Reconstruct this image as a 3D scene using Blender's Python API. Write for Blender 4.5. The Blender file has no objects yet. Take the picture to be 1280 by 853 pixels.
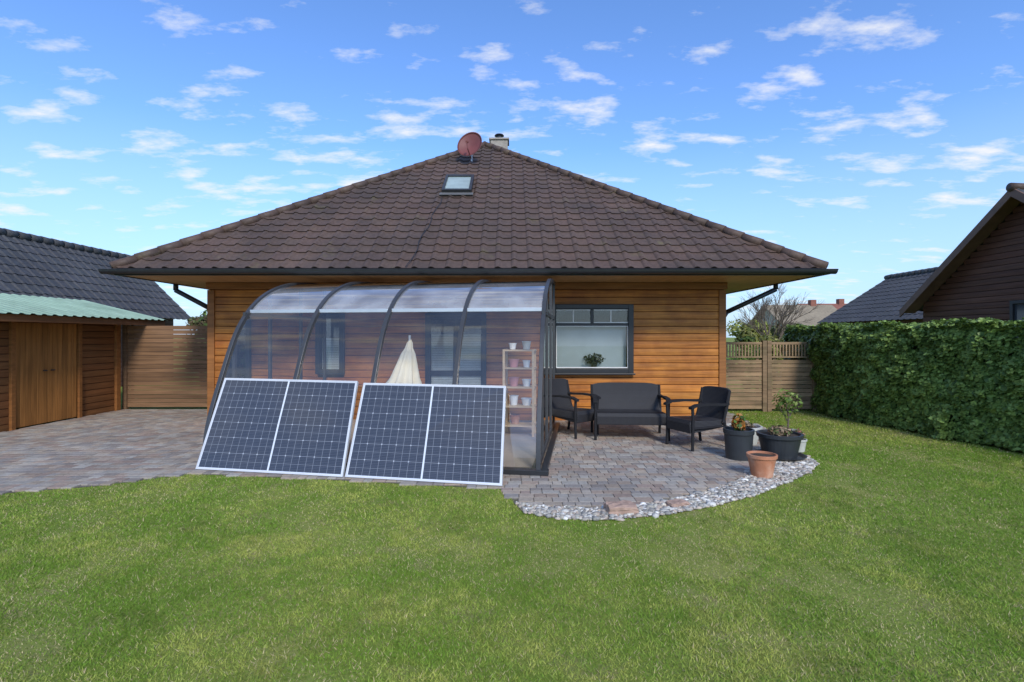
import bpy, bmesh, math, random
import numpy as np
from mathutils import Vector, Matrix
random.seed(7); rng=np.random.default_rng(7)
S=bpy.context.scene
COL=S.collection
# ---------------------------------------------------------------- node helpers
def M(nt,op,a,b=None,c=None,clamp=False):
    n=nt.nodes.new('ShaderNodeMath'); n.operation=op; n.use_clamp=clamp
    for i,x in enumerate((a,b,c)):
        if x is None: continue
        if isinstance(x,(int,float)): n.inputs[i].default_value=x
        else: nt.links.new(x,n.inputs[i])
    return n.outputs[0]
def base(name):
    m=bpy.data.materials.new(name); m.use_nodes=True
    nt=m.node_tree; return m,nt,nt.nodes['Principled BSDF']
def noise(nt,vec,scale=1,detail=5,rough=.55):
    n=nt.nodes.new('ShaderNodeTexNoise'); n.inputs['Scale'].default_value=scale
    n.inputs['Detail'].default_value=detail; n.inputs['Roughness'].default_value=rough
    nt.links.new(vec,n.inputs['Vector']); return n.outputs['Fac']
def mapped(nt,scale,kind='Object'):
    t=nt.nodes.new('ShaderNodeTexCoord'); mp=nt.nodes.new('ShaderNodeMapping')
    mp.inputs['Scale'].default_value=scale; nt.links.new(t.outputs[kind],mp.inputs['Vector']); return mp.outputs[0]
def rng_map(nt,v,a,b,c,d):
    n=nt.nodes.new('ShaderNodeMapRange'); nt.links.new(v,n.inputs[0])
    for i,x in enumerate((a,b,c,d)): n.inputs[i+1].default_value=x
    return n.outputs[0]
def mixc(nt,f,a,b,mode='MIX'):
    n=nt.nodes.new('ShaderNodeMix'); n.data_type='RGBA'; n.blend_type=mode
    if isinstance(f,(int,float)): n.inputs[0].default_value=f
    else: nt.links.new(f,n.inputs[0])
    for i,x in ((6,a),(7,b)):
        if isinstance(x,tuple): n.inputs[i].default_value=(*x[:3],1)
        else: nt.links.new(x,n.inputs[i])
    return n.outputs[2]
def vscale(nt,col,s):
    n=nt.nodes.new('ShaderNodeVectorMath'); n.operation='SCALE'
    if isinstance(col,tuple): n.inputs[0].default_value=col[:3]
    else: nt.links.new(col,n.inputs[0])
    nt.links.new(s,n.inputs['Scale']); return n.outputs[0]
def pmat(name,col,rough=.6,metal=0,ns=(6,6,6),namt=.15,big=.1,bump=0,bs=None,attr=False,spec=.5,col2=None,c2s=1.5,c2r=(.45,.65),col3=None,c3s=3,c3r=(.6,.7)):
    m,nt,b=base(name)
    f=noise(nt,mapped(nt,ns),1,6)
    c=col
    if col2: c=mixc(nt,rng_map(nt,noise(nt,mapped(nt,(c2s,)*3),1,6,.6),c2r[0],c2r[1],0,1),col,col2)
    if col3: c=mixc(nt,rng_map(nt,noise(nt,mapped(nt,(c3s,)*3),1,7,.7),c3r[0],c3r[1],0,.8),c,col3)
    s=rng_map(nt,f,.3,.7,1-namt,1+namt)
    if big:
        s=M(nt,'MULTIPLY',s,rng_map(nt,noise(nt,mapped(nt,(.7,.7,.9)),1,3),.3,.7,1-big,1+big))
    c=vscale(nt,c,s)
    if attr:
        a=nt.nodes.new('ShaderNodeAttribute'); a.attribute_name='Col'
        v=nt.nodes.new('ShaderNodeVectorMath'); v.operation='MULTIPLY'
        nt.links.new(c,v.inputs[0]); nt.links.new(a.outputs['Vector'],v.inputs[1]); c=v.outputs[0]
    nt.links.new(c,b.inputs['Base Color'])
    b.inputs['Roughness'].default_value=rough; b.inputs['Metallic'].default_value=metal
    b.inputs['Specular IOR Level'].default_value=spec
    if bump:
        bn=nt.nodes.new('ShaderNodeBump'); bn.inputs['Strength'].default_value=bump; bn.inputs['Distance'].default_value=.01
        nt.links.new(noise(nt,mapped(nt,bs or ns),1,6),bn.inputs['Height']); nt.links.new(bn.outputs[0],b.inputs['Normal'])
    return m
# ---------------------------------------------------------------- mesh helpers
def finish(me,name,mat,parent,smooth,bevel,label):
    o=bpy.data.objects.new(name,me); COL.objects.link(o)
    if mat: me.materials.append(mat)
    if smooth: me.shade_smooth()
    if parent: o.parent=parent
    if bevel:
        b=o.modifiers.new('bev','BEVEL'); b.width=bevel; b.segments=2; b.limit_method='ANGLE'
    if label: o['label']=label
    return o
def setcol(me,cols):
    n=np.zeros(len(me.polygons),dtype=np.int32); me.polygons.foreach_get('loop_total',n)
    c=np.ones((len(cols),4),dtype=np.float32); c[:,:3]=cols
    a=me.attributes.new('Col','FLOAT_COLOR','CORNER'); a.data.foreach_set('color',np.repeat(c,n,axis=0).ravel())
def mk_np(name,V,F,mat,cols=None,parent=None,smooth=False,label=None,off=(0,0,0)):
    V=np.asarray(V,dtype=np.float32)-np.asarray(off,dtype=np.float32); F=np.asarray(F,dtype=np.int32)
    me=bpy.data.meshes.new(name); me.vertices.add(len(V)); me.vertices.foreach_set('co',V.ravel())
    me.loops.add(F.size); me.loops.foreach_set('vertex_index',F.ravel())
    me.polygons.add(len(F)); me.polygons.foreach_set('loop_start',np.arange(len(F),dtype=np.int32)*F.shape[1])
    me.update(calc_edges=True)
    if cols is not None: setcol(me,cols)
    return finish(me,name,mat,parent,smooth,0,label)
class MB:
    def __init__(s): s.v=[]; s.f=[]; s.c=[]
    def add(s,vs,fs,col=(1,1,1)):
        n=len(s.v); s.v+= [tuple(v) for v in vs]; s.f+=[tuple(i+n for i in f) for f in fs]; s.c+=[col]*len(fs); return s
    def box(s,x0,x1,y0,y1,z0,z1,col=(1,1,1),Mx=None):
        vs=[Vector((x,y,z)) for z in (z0,z1) for y in (y0,y1) for x in (x0,x1)]
        if Mx: vs=[Mx@v for v in vs]
        return s.add(vs,[(0,2,3,1),(4,5,7,6),(0,1,5,4),(1,3,7,5),(3,2,6,7),(2,0,4,6)],col)
    def cyl(s,p0,p1,r0,r1=None,n=10,col=(1,1,1),caps=True):
        r1=r0 if r1 is None else r1; p0=Vector(p0); p1=Vector(p1); d=(p1-p0).normalized()
        a=d.orthogonal().normalized(); b=d.cross(a); vs=[]
        for p,r in ((p0,r0),(p1,r1)):
            for i in range(n):
                t=2*math.pi*i/n; vs.append(p+a*(r*math.cos(t))+b*(r*math.sin(t)))
        fs=[(i,(i+1)%n,n+(i+1)%n,n+i) for i in range(n)]
        if caps: fs+=[tuple(range(n))[::-1],tuple(range(n,2*n))]
        return s.add(vs,fs,col)
    def tube(s,pts,r,n=8,col=(1,1,1)):
        for a,b in zip(pts[:-1],pts[1:]): s.cyl(a,b,r,r,n,col)
        return s
    def lathe(s,prof,c=(0,0,0),n=28,col=(1,1,1)):
        vs=[];fs=[]
        for r,z in prof:
            for i in range(n):
                t=2*math.pi*i/n; vs.append((c[0]+r*math.cos(t),c[1]+r*math.sin(t),c[2]+z))
        for k in range(len(prof)-1):
            for i in range(n): fs.append((k*n+i,k*n+(i+1)%n,(k+1)*n+(i+1)%n,(k+1)*n+i))
        return s.add(vs,fs,col)
    def obj(s,name,mat,parent=None,smooth=False,bevel=0,off=(0,0,0),label=None):
        me=bpy.data.meshes.new(name); o=Vector(off)
        me.from_pydata([tuple(Vector(v)-o) for v in s.v],[],s.f); me.update(); setcol(me,np.array(s.c,dtype=np.float32).reshape(-1,3))
        return finish(me,name,mat,parent,smooth,bevel,label)
def top(name,loc,label,cat,rotz=0,group=None):
    o=bpy.data.objects.new(name,None); o.empty_display_size=.2; COL.objects.link(o); o.location=loc; o.rotation_euler=(0,0,rotz)
    o['label']=label; o['category']=cat
    if group:o['group']=group
    return o
def tag(o,label=None,cat=None,kind=None,group=None):
    if label:o['label']=label
    if cat:o['category']=cat
    if kind:o['kind']=kind
    if group:o['group']=group
    return o
def inpoly(x,y,poly):
    x=np.asarray(x);y=np.asarray(y); r=np.zeros(x.shape,bool); n=len(poly)
    for i in range(n):
        x0,y0=poly[i]; x1,y1=poly[(i+1)%n]
        if y0==y1: continue
        c=((y0>y)!=(y1>y))&(x<(x1-x0)*(y-y0)/(y1-y0)+x0); r^=c
    return r
_g=rng.random((64,64))
def vn(x,y,sc):
    x=x*sc+31.3; y=y*sc+17.7; xi=np.floor(x).astype(int); yi=np.floor(y).astype(int); fx=x-xi; fy=y-yi
    fx=fx*fx*(3-2*fx); fy=fy*fy*(3-2*fy); g=lambda a,b:_g[a%64,b%64]
    return (g(xi,yi)*(1-fx)+g(xi+1,yi)*fx)*(1-fy)+(g(xi,yi+1)*(1-fx)+g(xi+1,yi+1)*fx)*fy
def siding(mb,a,b,z0,z1,bh,out,openings=(),srange=None,var=.12):
    a=Vector((*a,0)); b=Vector((*b,0)); L=(b-a).length; d=(b-a)/L; n=Vector((*out,0))
    rows=int(round((z1-z0)/bh)); bh=(z1-z0)/rows
    prof=[(0,-.013),(.008,-.001),(bh*.5,.002),(bh-.008,-.001),(bh,-.013)]
    flip=(d.cross(Vector((0,0,1)))).dot(n)<0
    for r in range(rows):
        zb=z0+r*bh; zm=zb+bh/2
        lo,hi=(0,L) if srange is None else srange(zm)
        if hi-lo<.03: continue
        iv=[(lo,hi)]
        for (s0,s1,q0,q1) in openings:
            if q0-.02<zm<q1+.02:
                new=[]
                for (p,q) in iv:
                    if s1<=p or s0>=q: new.append((p,q)); continue
                    if s0>p:new.append((p,s0))
                    if s1<q:new.append((s1,q))
                iv=new
        for p,q in iv:
            k=1+random.uniform(-var,var); w=random.uniform(-.05,.05)
            vs=[]
            for (h,o) in prof:
                for s in (p,q):
                    vs.append(a+d*s+n*o+Vector((0,0,zb+h)))
            fs=[(2*i,2*i+1,2*i+3,2*i+2) for i in range(4)]
            if flip: fs=[f[::-1] for f in fs]
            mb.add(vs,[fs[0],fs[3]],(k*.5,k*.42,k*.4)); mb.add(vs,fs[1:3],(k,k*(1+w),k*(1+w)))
def tile_slope(mb,A,B,Tl,Tr,rows,per=.3,amp=.030,lip=.019,sub=10,var=.07):
    A,B,Tl,Tr=map(Vector,(A,B,Tl,Tr)); al=(B-A).normalized(); up=(Tl-A)-al*((Tl-A).dot(al)); H=up.length; up/=H
    n=al.cross(up); L=(B-A).length; lt=(Tl-A).dot(al); rt=(Tr-A).dot(al); step=per/sub
    xs=np.arange(0,L+step,step)
    def wave(x):
        t=(x/per)%1
        return amp*math.sin(math.pi*t/.42)**.8 if 0<t<.42 else 0
    for r in range(rows):
        s0=r/rows; s1=min(1,(r+1)/rows)
        b0=(lt*s0,L+(rt-L)*s0); b1=(lt*s1,L+(rt-L)*s1)
        k=xs[(xs>=min(b0[0],b1[0])-step)&(xs<=max(b0[1],b1[1])+step)]
        if len(k)<2: continue
        vs=[]
        for x in k:
            w=wave(x); xa=min(max(x,b0[0]),b0[1]); xb=min(max(x,b1[0]),b1[1])
            jit=.002*math.sin(x*7+r*3)
            vs.append(A+al*xa+up*(s0*H)+n*(w*.8-.012))
            vs.append(A+al*xa+up*(s0*H-.006)+n*(w+lip+jit))
            vs.append(A+al*xb+up*(s1*H)+n*(w+.001))
        nf=len(k)-1; base_=len(mb.v); mb.v+=[tuple(v) for v in vs]
        lastid=None
        for i in range(nf):
            tid=int((k[i]+1e-6)//per)
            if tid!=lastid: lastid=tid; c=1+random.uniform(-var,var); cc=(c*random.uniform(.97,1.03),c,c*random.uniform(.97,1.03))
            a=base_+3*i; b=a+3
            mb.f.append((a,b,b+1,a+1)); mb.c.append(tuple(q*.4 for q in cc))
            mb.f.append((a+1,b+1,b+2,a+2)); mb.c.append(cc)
def caps(mb,P,Q,r=.11,seg=.36):
    P=Vector(P);Q=Vector(Q);L=(Q-P).length;n=int(L/seg);d=(Q-P)/L
    for i in range(n):
        c=random.uniform(.85,1.1); a=P+d*(i*L/n); b=P+d*((i+1)*L/n+.04)
        mb.cyl(a,b,r*1.08,r*.9,12,(c,c,c))
def leafcards(P,N,size,asp=.55):
    n=len(P); R=rng.normal(size=(n,3)); N=N+rng.normal(size=(n,3))*.45; N/=np.linalg.norm(N,axis=1)[:,None]
    t=np.cross(N,R); t/=np.linalg.norm(t,axis=1)[:,None]; b=np.cross(N,t); s=np.asarray(size).reshape(-1,1)
    V=np.stack([P-t*s,P+b*s*asp+t*s*.1,P+t*s,P-b*s*asp+t*s*.1],axis=1).reshape(-1,3)
    return V,np.arange(4*n).reshape(-1,4)
# ---------------------------------------------------------------- materials
def lawn_mat():
    m,nt,b=base('lawn_soil')
    v=mapped(nt,(1,1,1))
    c=mixc(nt,rng_map(nt,noise(nt,v,.9,6,.6),.4,.62,0,1),(.19,.26,.04),(.31,.32,.085))
    c=mixc(nt,rng_map(nt,noise(nt,v,45,4,.7),.35,.7,0,.8),c,(.11,.15,.03))
    c=mixc(nt,rng_map(nt,noise(nt,v,2.3,5,.7),.54,.70,0,.7),c,(.27,.22,.11))
    nt.links.new(c,b.inputs['Base Color']); b.inputs['Roughness'].default_value=.95; b.inputs['Specular IOR Level'].default_value=.1
    bn=nt.nodes.new('ShaderNodeBump'); bn.inputs['Strength'].default_value=.7; bn.inputs['Distance'].default_value=.02
    nt.links.new(noise(nt,v,60,4,.7),bn.inputs['Height']); nt.links.new(bn.outputs[0],b.inputs['Normal'])
    return m
def leaf_mat(name,col,rough=.5,transl=.25,spec=.3):
    m,nt,b=base(name)
    a=nt.nodes.new('ShaderNodeAttribute'); a.attribute_name='Col'
    v=nt.nodes.new('ShaderNodeVectorMath'); v.operation='MULTIPLY'; nt.links.new(a.outputs['Vector'],v.inputs[0]); v.inputs[1].default_value=col
    nt.links.new(v.outputs[0],b.inputs['Base Color']); b.inputs['Roughness'].default_value=rough; b.inputs['Specular IOR Level'].default_value=spec
    tr=nt.nodes.new('ShaderNodeBsdfTranslucent'); nt.links.new(v.outputs[0],tr.inputs['Color'])
    mx=nt.nodes.new('ShaderNodeMixShader'); mx.inputs[0].default_value=transl
    nt.links.new(b.outputs[0],mx.inputs[1]); nt.links.new(tr.outputs[0],mx.inputs[2])
    nt.links.new(mx.outputs[0],nt.nodes['Material Output'].inputs['Surface'])
    return m
def glass_mat(name,haze=.05,hazecol=(.8,.8,.85),tint=(.93,.95,.95),refl=1.0,rough=.02):
    m,nt,b=base(name); nt.nodes.remove(b)
    tr=nt.nodes.new('ShaderNodeBsdfTransparent'); tr.inputs[0].default_value=(*tint,1)
    gl=nt.nodes.new('ShaderNodeBsdfGlossy'); gl.inputs['Roughness'].default_value=rough
    df=nt.nodes.new('ShaderNodeBsdfDiffuse'); df.inputs[0].default_value=(*hazecol,1)
    fr=nt.nodes.new('ShaderNodeFresnel'); fr.inputs[0].default_value=1.5
    m1=nt.nodes.new('ShaderNodeMixShader'); hz=rng_map(nt,noise(nt,mapped(nt,(2,2,2)),1,4),.3,.7,haze*.6,haze*1.4); nt.links.new(hz,m1.inputs[0])
    nt.links.new(tr.outputs[0],m1.inputs[1]); nt.links.new(df.outputs[0],m1.inputs[2])
    m2=nt.nodes.new('ShaderNodeMixShader'); nt.links.new(M(nt,'MULTIPLY',fr.outputs[0],refl,clamp=True),m2.inputs[0])
    nt.links.new(m1.outputs[0],m2.inputs[1]); nt.links.new(gl.outputs[0],m2.inputs[2])
    nt.links.new(m2.outputs[0],nt.nodes['Material Output'].inputs['Surface']); return m
hg=(1.3,1.3,26)
mt_wall=pmat('stained_pine',(.46,.180,.035),.5,ns=hg,namt=.34,big=.18,bump=.15,attr=True,col2=(.29,.10,.022),c2s=1.1,spec=.3)
mt_soffit=pmat('light_soffit_wood',(.50,.30,.14),.55,ns=(8,2,8),namt=.15)
mt_beam=pmat('beam_wood',(.27,.11,.032),.5,ns=(1.5,8,22),namt=.25,spec=.3)
mt_tile=pmat('brown_roof_tile',(.098,.063,.048),.6,ns=(18,18,18),namt=.22,big=.12,bump=.15,attr=True,spec=.3,col2=(.072,.050,.040),c2s=.9,c2r=(.42,.62),col3=(.13,.11,.05),c3s=2.2,c3r=(.60,.74))
mt_tileg=pmat('grey_roof_tile',(.064,.064,.066),.65,ns=(14,14,14),namt=.25,attr=True,big=.15,spec=.3)
mt_dark=pmat('anthracite_metal',(.022,.024,.027),.35,ns=(12,12,12),namt=.1,spec=.5)
mt_encf=pmat('grey_enclosure_frame',(.042,.044,.048),.35,ns=(12,12,12),namt=.1,spec=.5)
mt_black=pmat('black_frame',(.016,.017,.02),.4,ns=(12,12,12),namt=.1)
mt_furn=pmat('dark_furniture_frame',(.018,.018,.020),.7,ns=(12,12,12),namt=.1,spec=.2)
mt_white=pmat('white_paint',(.80,.80,.78),.5,namt=.05)
mt_alu=pmat('aluminium',(.62,.63,.65),.35,metal=.7,namt=.05)
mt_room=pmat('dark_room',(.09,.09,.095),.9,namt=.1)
mt_film=pmat('frosted_film',(.50,.56,.58),.6,ns=(2,2,2),namt=.1)
mt_shed=pmat('shed_wood',(.19,.080,.028),.6,ns=hg,namt=.3,bump=.15,attr=True,big=.15,spec=.3)
mt_sdoor=pmat('door_wood',(.34,.145,.038),.55,ns=(26,26,1.3),namt=.3,bump=.15,attr=True,spec=.3)
mt_green=pmat('green_sheet_metal',(.27,.38,.28),.65,ns=(3,3,3),namt=.15,big=.12,spec=.3,col2=(.22,.32,.23),c2s=1.2)
mt_fence=pmat('brown_fence_wood',(.20,.115,.062),.75,ns=hg,namt=.3,bump=.2,attr=True,spec=.2)
mt_fence2=pmat('weathered_fence_wood',(.29,.195,.115),.8,ns=hg,namt=.3,bump=.2,attr=True,spec=.2,col2=(.20,.15,.085),c2s=2)
mt_nwall=pmat('dark_red_wood',(.105,.045,.028),.6,ns=hg,namt=.3,attr=True,bump=.1,spec=.3)
mt_verge=pmat('verge_wood',(.13,.07,.045),.6,ns=(4,4,4),namt=.2)
mt_plaster=pmat('plaster',(.4,.36,.3),.9,namt=.08)
mt_brickred=pmat('red_clay_roof',(.24,.09,.06),.8,namt=.2)
mt_tan=pmat('tan_roof',(.26,.21,.14),.8,namt=.2)
mt_paver=pmat('concrete_paver',(1,1,1),.85,ns=(30,30,30),namt=.15,big=.14,bump=.25,bs=(90,90,90),attr=True,spec=.2)
mt_joint=pmat('joint_sand',(.14,.12,.09),.95,ns=(50,50,50),namt=.3,col2=(.08,.09,.04),c2s=2.5,c2r=(.5,.7))
mt_stone=pmat('pebble',(1,1,1),.7,ns=(60,60,60),namt=.2,attr=True,bump=.1)
mt_pot=pmat('black_plastic_pot',(.028,.032,.036),.45,ns=(9,9,9),namt=.15)
mt_terra=pmat('terracotta',(.42,.17,.085),.75,ns=(9,9,9),namt=.18,col2=(.5,.28,.18),c2s=6)
mt_potw=pmat('pale_glazed_pot',(.5,.5,.45),.5,namt=.1)
mt_soil=pmat('potting_soil',(.05,.035,.022),.95,ns=(60,60,60),namt=.5,bump=.8)
mt_cloth=pmat('cream_canvas',(.82,.74,.56),.85,ns=(5,5,5),namt=.08)
mt_shelf=pmat('pine_shelf',(.62,.45,.27),.6,ns=(2,2,20),namt=.15)
mt_chim=pmat('chimney_brick',(.3,.27,.23),.85,ns=(10,10,18),namt=.3)
mt_dish=pmat('maroon_dish',(.16,.045,.04),.55,namt=.08)
mt_bark=pmat('bark',(.13,.1,.075),.9,ns=(20,20,6),namt=.3)
mt_leaf=leaf_mat('leaf',(1,1,1))
mt_grass=leaf_mat('grass_blade',(1,1,1),.7,.3,.15)
mt_glass=glass_mat('window_glass',.0,refl=1.5)
mt_eglass=glass_mat('enclosure_glass',.03,(.78,.84,.88),(.96,.97,.97),2.2,.015)
mt_poly=glass_mat('milky_polycarbonate',.30,(.84,.86,.87),(.95,.95,.94),2.2,.05)
mt_skyl=pmat('skylight_glass',(.27,.34,.33),.3,namt=.12)
def rattan():
    m,nt,b=base('woven_rattan')
    v=mapped(nt,(1,1,1))
    w=nt.nodes.new('ShaderNodeTexWave'); w.inputs['Scale'].default_value=18; w.bands_direction='X'; nt.links.new(v,w.inputs[0])
    w2=nt.nodes.new('ShaderNodeTexWave'); w2.inputs['Scale'].default_value=18; w2.bands_direction='Z'; nt.links.new(v,w2.inputs[0])
    h=M(nt,'MULTIPLY',w.outputs['Fac'],w2.outputs['Fac'])
    c=mixc(nt,h,(.014,.014,.017),(.060,.060,.064)); nt.links.new(c,b.inputs['Base Color']); b.inputs['Roughness'].default_value=.6; b.inputs['Specular IOR Level'].default_value=.3
    bn=nt.nodes.new('ShaderNodeBump'); bn.inputs['Strength'].default_value=.5; bn.inputs['Distance'].default_value=.006
    nt.links.new(h,bn.inputs['Height']); nt.links.new(bn.outputs[0],b.inputs['Normal']); return m
mt_rattan=rattan()
def solar():
    m,nt,b=base('solar_cells')
    t=nt.nodes.new('ShaderNodeTexCoord'); sp=nt.nodes.new('ShaderNodeSeparateXYZ'); nt.links.new(t.outputs['UV'],sp.inputs[0])
    u,v=sp.outputs[0],sp.outputs[1]
    def line(x,n,w):
        d=M(nt,'ABSOLUTE',M(nt,'SUBTRACT',M(nt,'FRACT',M(nt,'ADD',M(nt,'MULTIPLY',x,n),.5)),.5)); return d,M(nt,'LESS_THAN',d,w)
    du,lu=line(u,20,.026); dv,lv=line(v,6,.013)
    _,lf=line(v,12,.035)
    d2,_=line(u,10,.1)
    dia=M(nt,'LESS_THAN',M(nt,'ADD',M(nt,'MULTIPLY',d2,.178),M(nt,'MULTIPLY',dv,.18)),.0105)
    cen=M(nt,'LESS_THAN',M(nt,'ABSOLUTE',M(nt,'SUBTRACT',u,.5)),.0060)
    eu=M(nt,'GREATER_THAN',M(nt,'ABSOLUTE',M(nt,'SUBTRACT',u,.5)),.495); ev=M(nt,'GREATER_THAN',M(nt,'ABSOLUTE',M(nt,'SUBTRACT',v,.5)),.492)
    bb,lb=line(v,60,.08)
    thin=M(nt,'MAXIMUM',M(nt,'MULTIPLY',lb,.10),M(nt,'MULTIPLY',lf,.18))
    strong=M(nt,'MAXIMUM',M(nt,'MULTIPLY',M(nt,'MAXIMUM',dia,0),.6),M(nt,'MAXIMUM',cen,M(nt,'MAXIMUM',eu,ev)))
    grid=M(nt,'MULTIPLY',M(nt,'MAXIMUM',lu,lv),.28)
    mask=M(nt,'MAXIMUM',M(nt,'MAXIMUM',strong,grid),thin)
    cellc=mixc(nt,noise(nt,mapped(nt,(3,3,3)),1,2),(.020,.023,.031),(.034,.037,.048))
    nt.links.new(mixc(nt,mask,cellc,(.62,.65,.7)),b.inputs['Base Color'])
    b.inputs['Roughness'].default_value=.35; b.inputs['Coat Weight'].default_value=1; b.inputs['Coat Roughness'].default_value=.08
    return m
mt_solar=solar()

# ---------------------------------------------------------------- ground
g=MB(); g.add([(-300,-60,0),(300,-60,0),(300,500,0),(-300,500,0)],[(0,1,2,3)])
o=g.obj('lawn',lawn_mat()); tag(o,kind='structure')
gr_in=[(.02,4.88),(.4,4.77),(.74,4.75),(1.2,4.81),(1.64,5.02),(2.17,5.37),(2.6,5.75),(2.84,6.12),(3.3,6.5),(3.75,6.74)]
gr_out=[(3.90,6.75),(3.8,6.35),(3.5,6.0),(3.16,5.70),(2.53,5.18),(1.90,4.79),(1.31,4.54),(.81,4.43),(.41,4.46),(.107,4.62)]
grav_poly=gr_in+gr_out
pave_poly=[(-8.4,4.45),(-6.5,4.9),(-5.17,5.19),(-4.38,5.45),(-3.72,5.92),(-1.9,5.66),(-.12,5.33),(-.02,5.1)]+gr_in+[(3.85,6.9),(4.2,8),(4.35,9),(4.5,11.0),(-8.4,11.05)]
o=MB().add([(x,y,.004) for x,y in pave_poly],[tuple(range(len(pave_poly)))]).obj('paving_bed',mt_joint); tag(o,kind='structure')
mb=MB(); pal=[(.30,.235,.185),(.33,.275,.215),(.27,.245,.22),(.33,.305,.265),(.36,.315,.26),(.24,.21,.185),(.30,.265,.225),(.33,.27,.215),(.285,.22,.18)]
y=4.3; rows=[]
while y<11.1:
    rh=random.choice((.10,.12,.12,.14)); x=-8.6+random.random()*.1
    while x<4.6:
        w=random.choice((.10,.12,.15,.18)); rows.append((x,y,w,rh)); x+=w
    y+=rh
R=np.array(rows); ok=inpoly(R[:,0]+R[:,2]/2,R[:,1]+R[:,3]/2,pave_poly)
for (x,y,w,h) in R[ok]:
    if y>9.75 and -5.5<x<3.8: continue
    z=.020+random.uniform(-.001,.001); gp=.0028; ch=.0045
    c=random.choice(pal); k=random.uniform(.86,1.12); c=tuple(q*k for q in c)
    x0,x1,y0,y1=x+gp,x+w-gp,y+gp,y+h-gp; t=[random.uniform(-.0006,.0006) for _ in range(4)]
    vs=[(x0,y0,.0),(x1,y0,.0),(x1,y1,.0),(x0,y1,.0),(x0,y0,z-ch*.6),(x1,y0,z-ch*.6),(x1,y1,z-ch*.6),(x0,y1,z-ch*.6),
        (x0+ch,y0+ch,z+t[0]),(x1-ch,y0+ch,z+t[1]),(x1-ch,y1-ch,z+t[2]),(x0+ch,y1-ch,z+t[3])]
    fs=[(8,9,10,11)]+[(a,(a+1)%4,(a+1)%4+4,a+4) for a in range(4)]+[(a+4,(a+1)%4+4,(a+1)%4+8,a+8) for a in range(4)]
    mb.add(vs,fs,c)
o=mb.obj('paving',mt_paver); tag(o,kind='structure')
# gravel
o=MB().add([(x,y,.008) for x,y in grav_poly],[tuple(range(len(grav_poly)))]).obj('gravel_bed',pmat('gravel_sand',(.22,.19,.15),.95,ns=(60,60,60),namt=.4)); tag(o,kind='structure')
bm=bmesh.new(); bmesh.ops.create_icosphere(bm,subdivisions=1,radius=1); bm.verts.ensure_lookup_table()
iv=np.array([v.co[:] for v in bm.verts]); ifc=np.array([[v.index for v in f.verts] for f in bm.faces]); bm.free()
def stones(name,pts,rad,pal,parent=None):
    n=len(pts); k=len(iv)
    V=iv[None]*(1+rng.normal(size=(n,k,1))*.08); sc=np.stack([rad*rng.uniform(.8,1.5,n),rad*rng.uniform(.7,1.1,n),rad*rng.uniform(.35,.6,n)],1)
    V=V*sc[:,None,:]; a=rng.uniform(0,6.28,n); ca,sa=np.cos(a)[:,None],np.sin(a)[:,None]
    x=V[:,:,0]*ca-V[:,:,1]*sa; yy=V[:,:,0]*sa+V[:,:,1]*ca; V=np.stack([x,yy,V[:,:,2]],2)+pts[:,None,:]
    F=(ifc[None]+ (np.arange(n)*k)[:,None,None]).reshape(-1,3)
    cols=np.array(pal)[rng.integers(0,len(pal),n)]*rng.uniform(.7,1.2,(n,1))
    return mk_np(name,V.reshape(-1,3),F,mt_stone,np.repeat(cols,len(ifc),axis=0),smooth=True,parent=parent)
px=rng.uniform(-.05,4.1,30000); py=rng.uniform(4.25,6.9,30000); wob=.05*(vn(px,py,6)-.5); k=inpoly(px+wob,py+wob,grav_poly); px,py=px[k][:6500],py[k][:6500]
big_=rng.random(len(px))<.08
o=stones('gravel',np.stack([px,py,rng.uniform(.008,.020,len(px))],1),np.where(big_,rng.uniform(.028,.045,len(px)),rng.uniform(.010,.023,len(px))),[(.56,.54,.48),(.46,.42,.35),(.32,.31,.28),(.38,.31,.25),(.66,.64,.59),(.24,.23,.21),(.44,.37,.30),(.36,.34,.28)])
tag(o,kind='stuff')
def rock(name,loc,dim,mat,rz,label):
    bm=bmesh.new(); bmesh.ops.create_cube(bm,size=1); bmesh.ops.subdivide_edges(bm,edges=bm.edges[:],cuts=3,use_grid_fill=True)
    for v in bm.verts:
        v.co=Vector((v.co.x*dim[0],v.co.y*dim[1],v.co.z*dim[2]))*(1-.12*(v.co.length>.75))+Vector([random.uniform(-.008,.008) for _ in range(3)])
    me=bpy.data.meshes.new(name); bm.to_mesh(me); bm.free(); setcol(me,np.ones((len(me.polygons),3)))
    o=finish(me,name,mat,None,False,.008,None); o.location=loc; o.rotation_euler=(.03,.04,rz); return tag(o,label,'stone')
mt_sand=pmat('pink_sandstone',(.36,.24,.18),.85,ns=(20,20,20),namt=.25,bump=.4)
rock('stone_block',(.98,4.62,.045),(.27,.17,.085),mt_sand,.15,'rough pinkish sandstone block lying on the gravel edge')
rock('stone_block',(1.55,4.80,.025),(.2,.12,.05),mt_sand,.5,'small flat brownish stone lying on the gravel edge')
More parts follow.
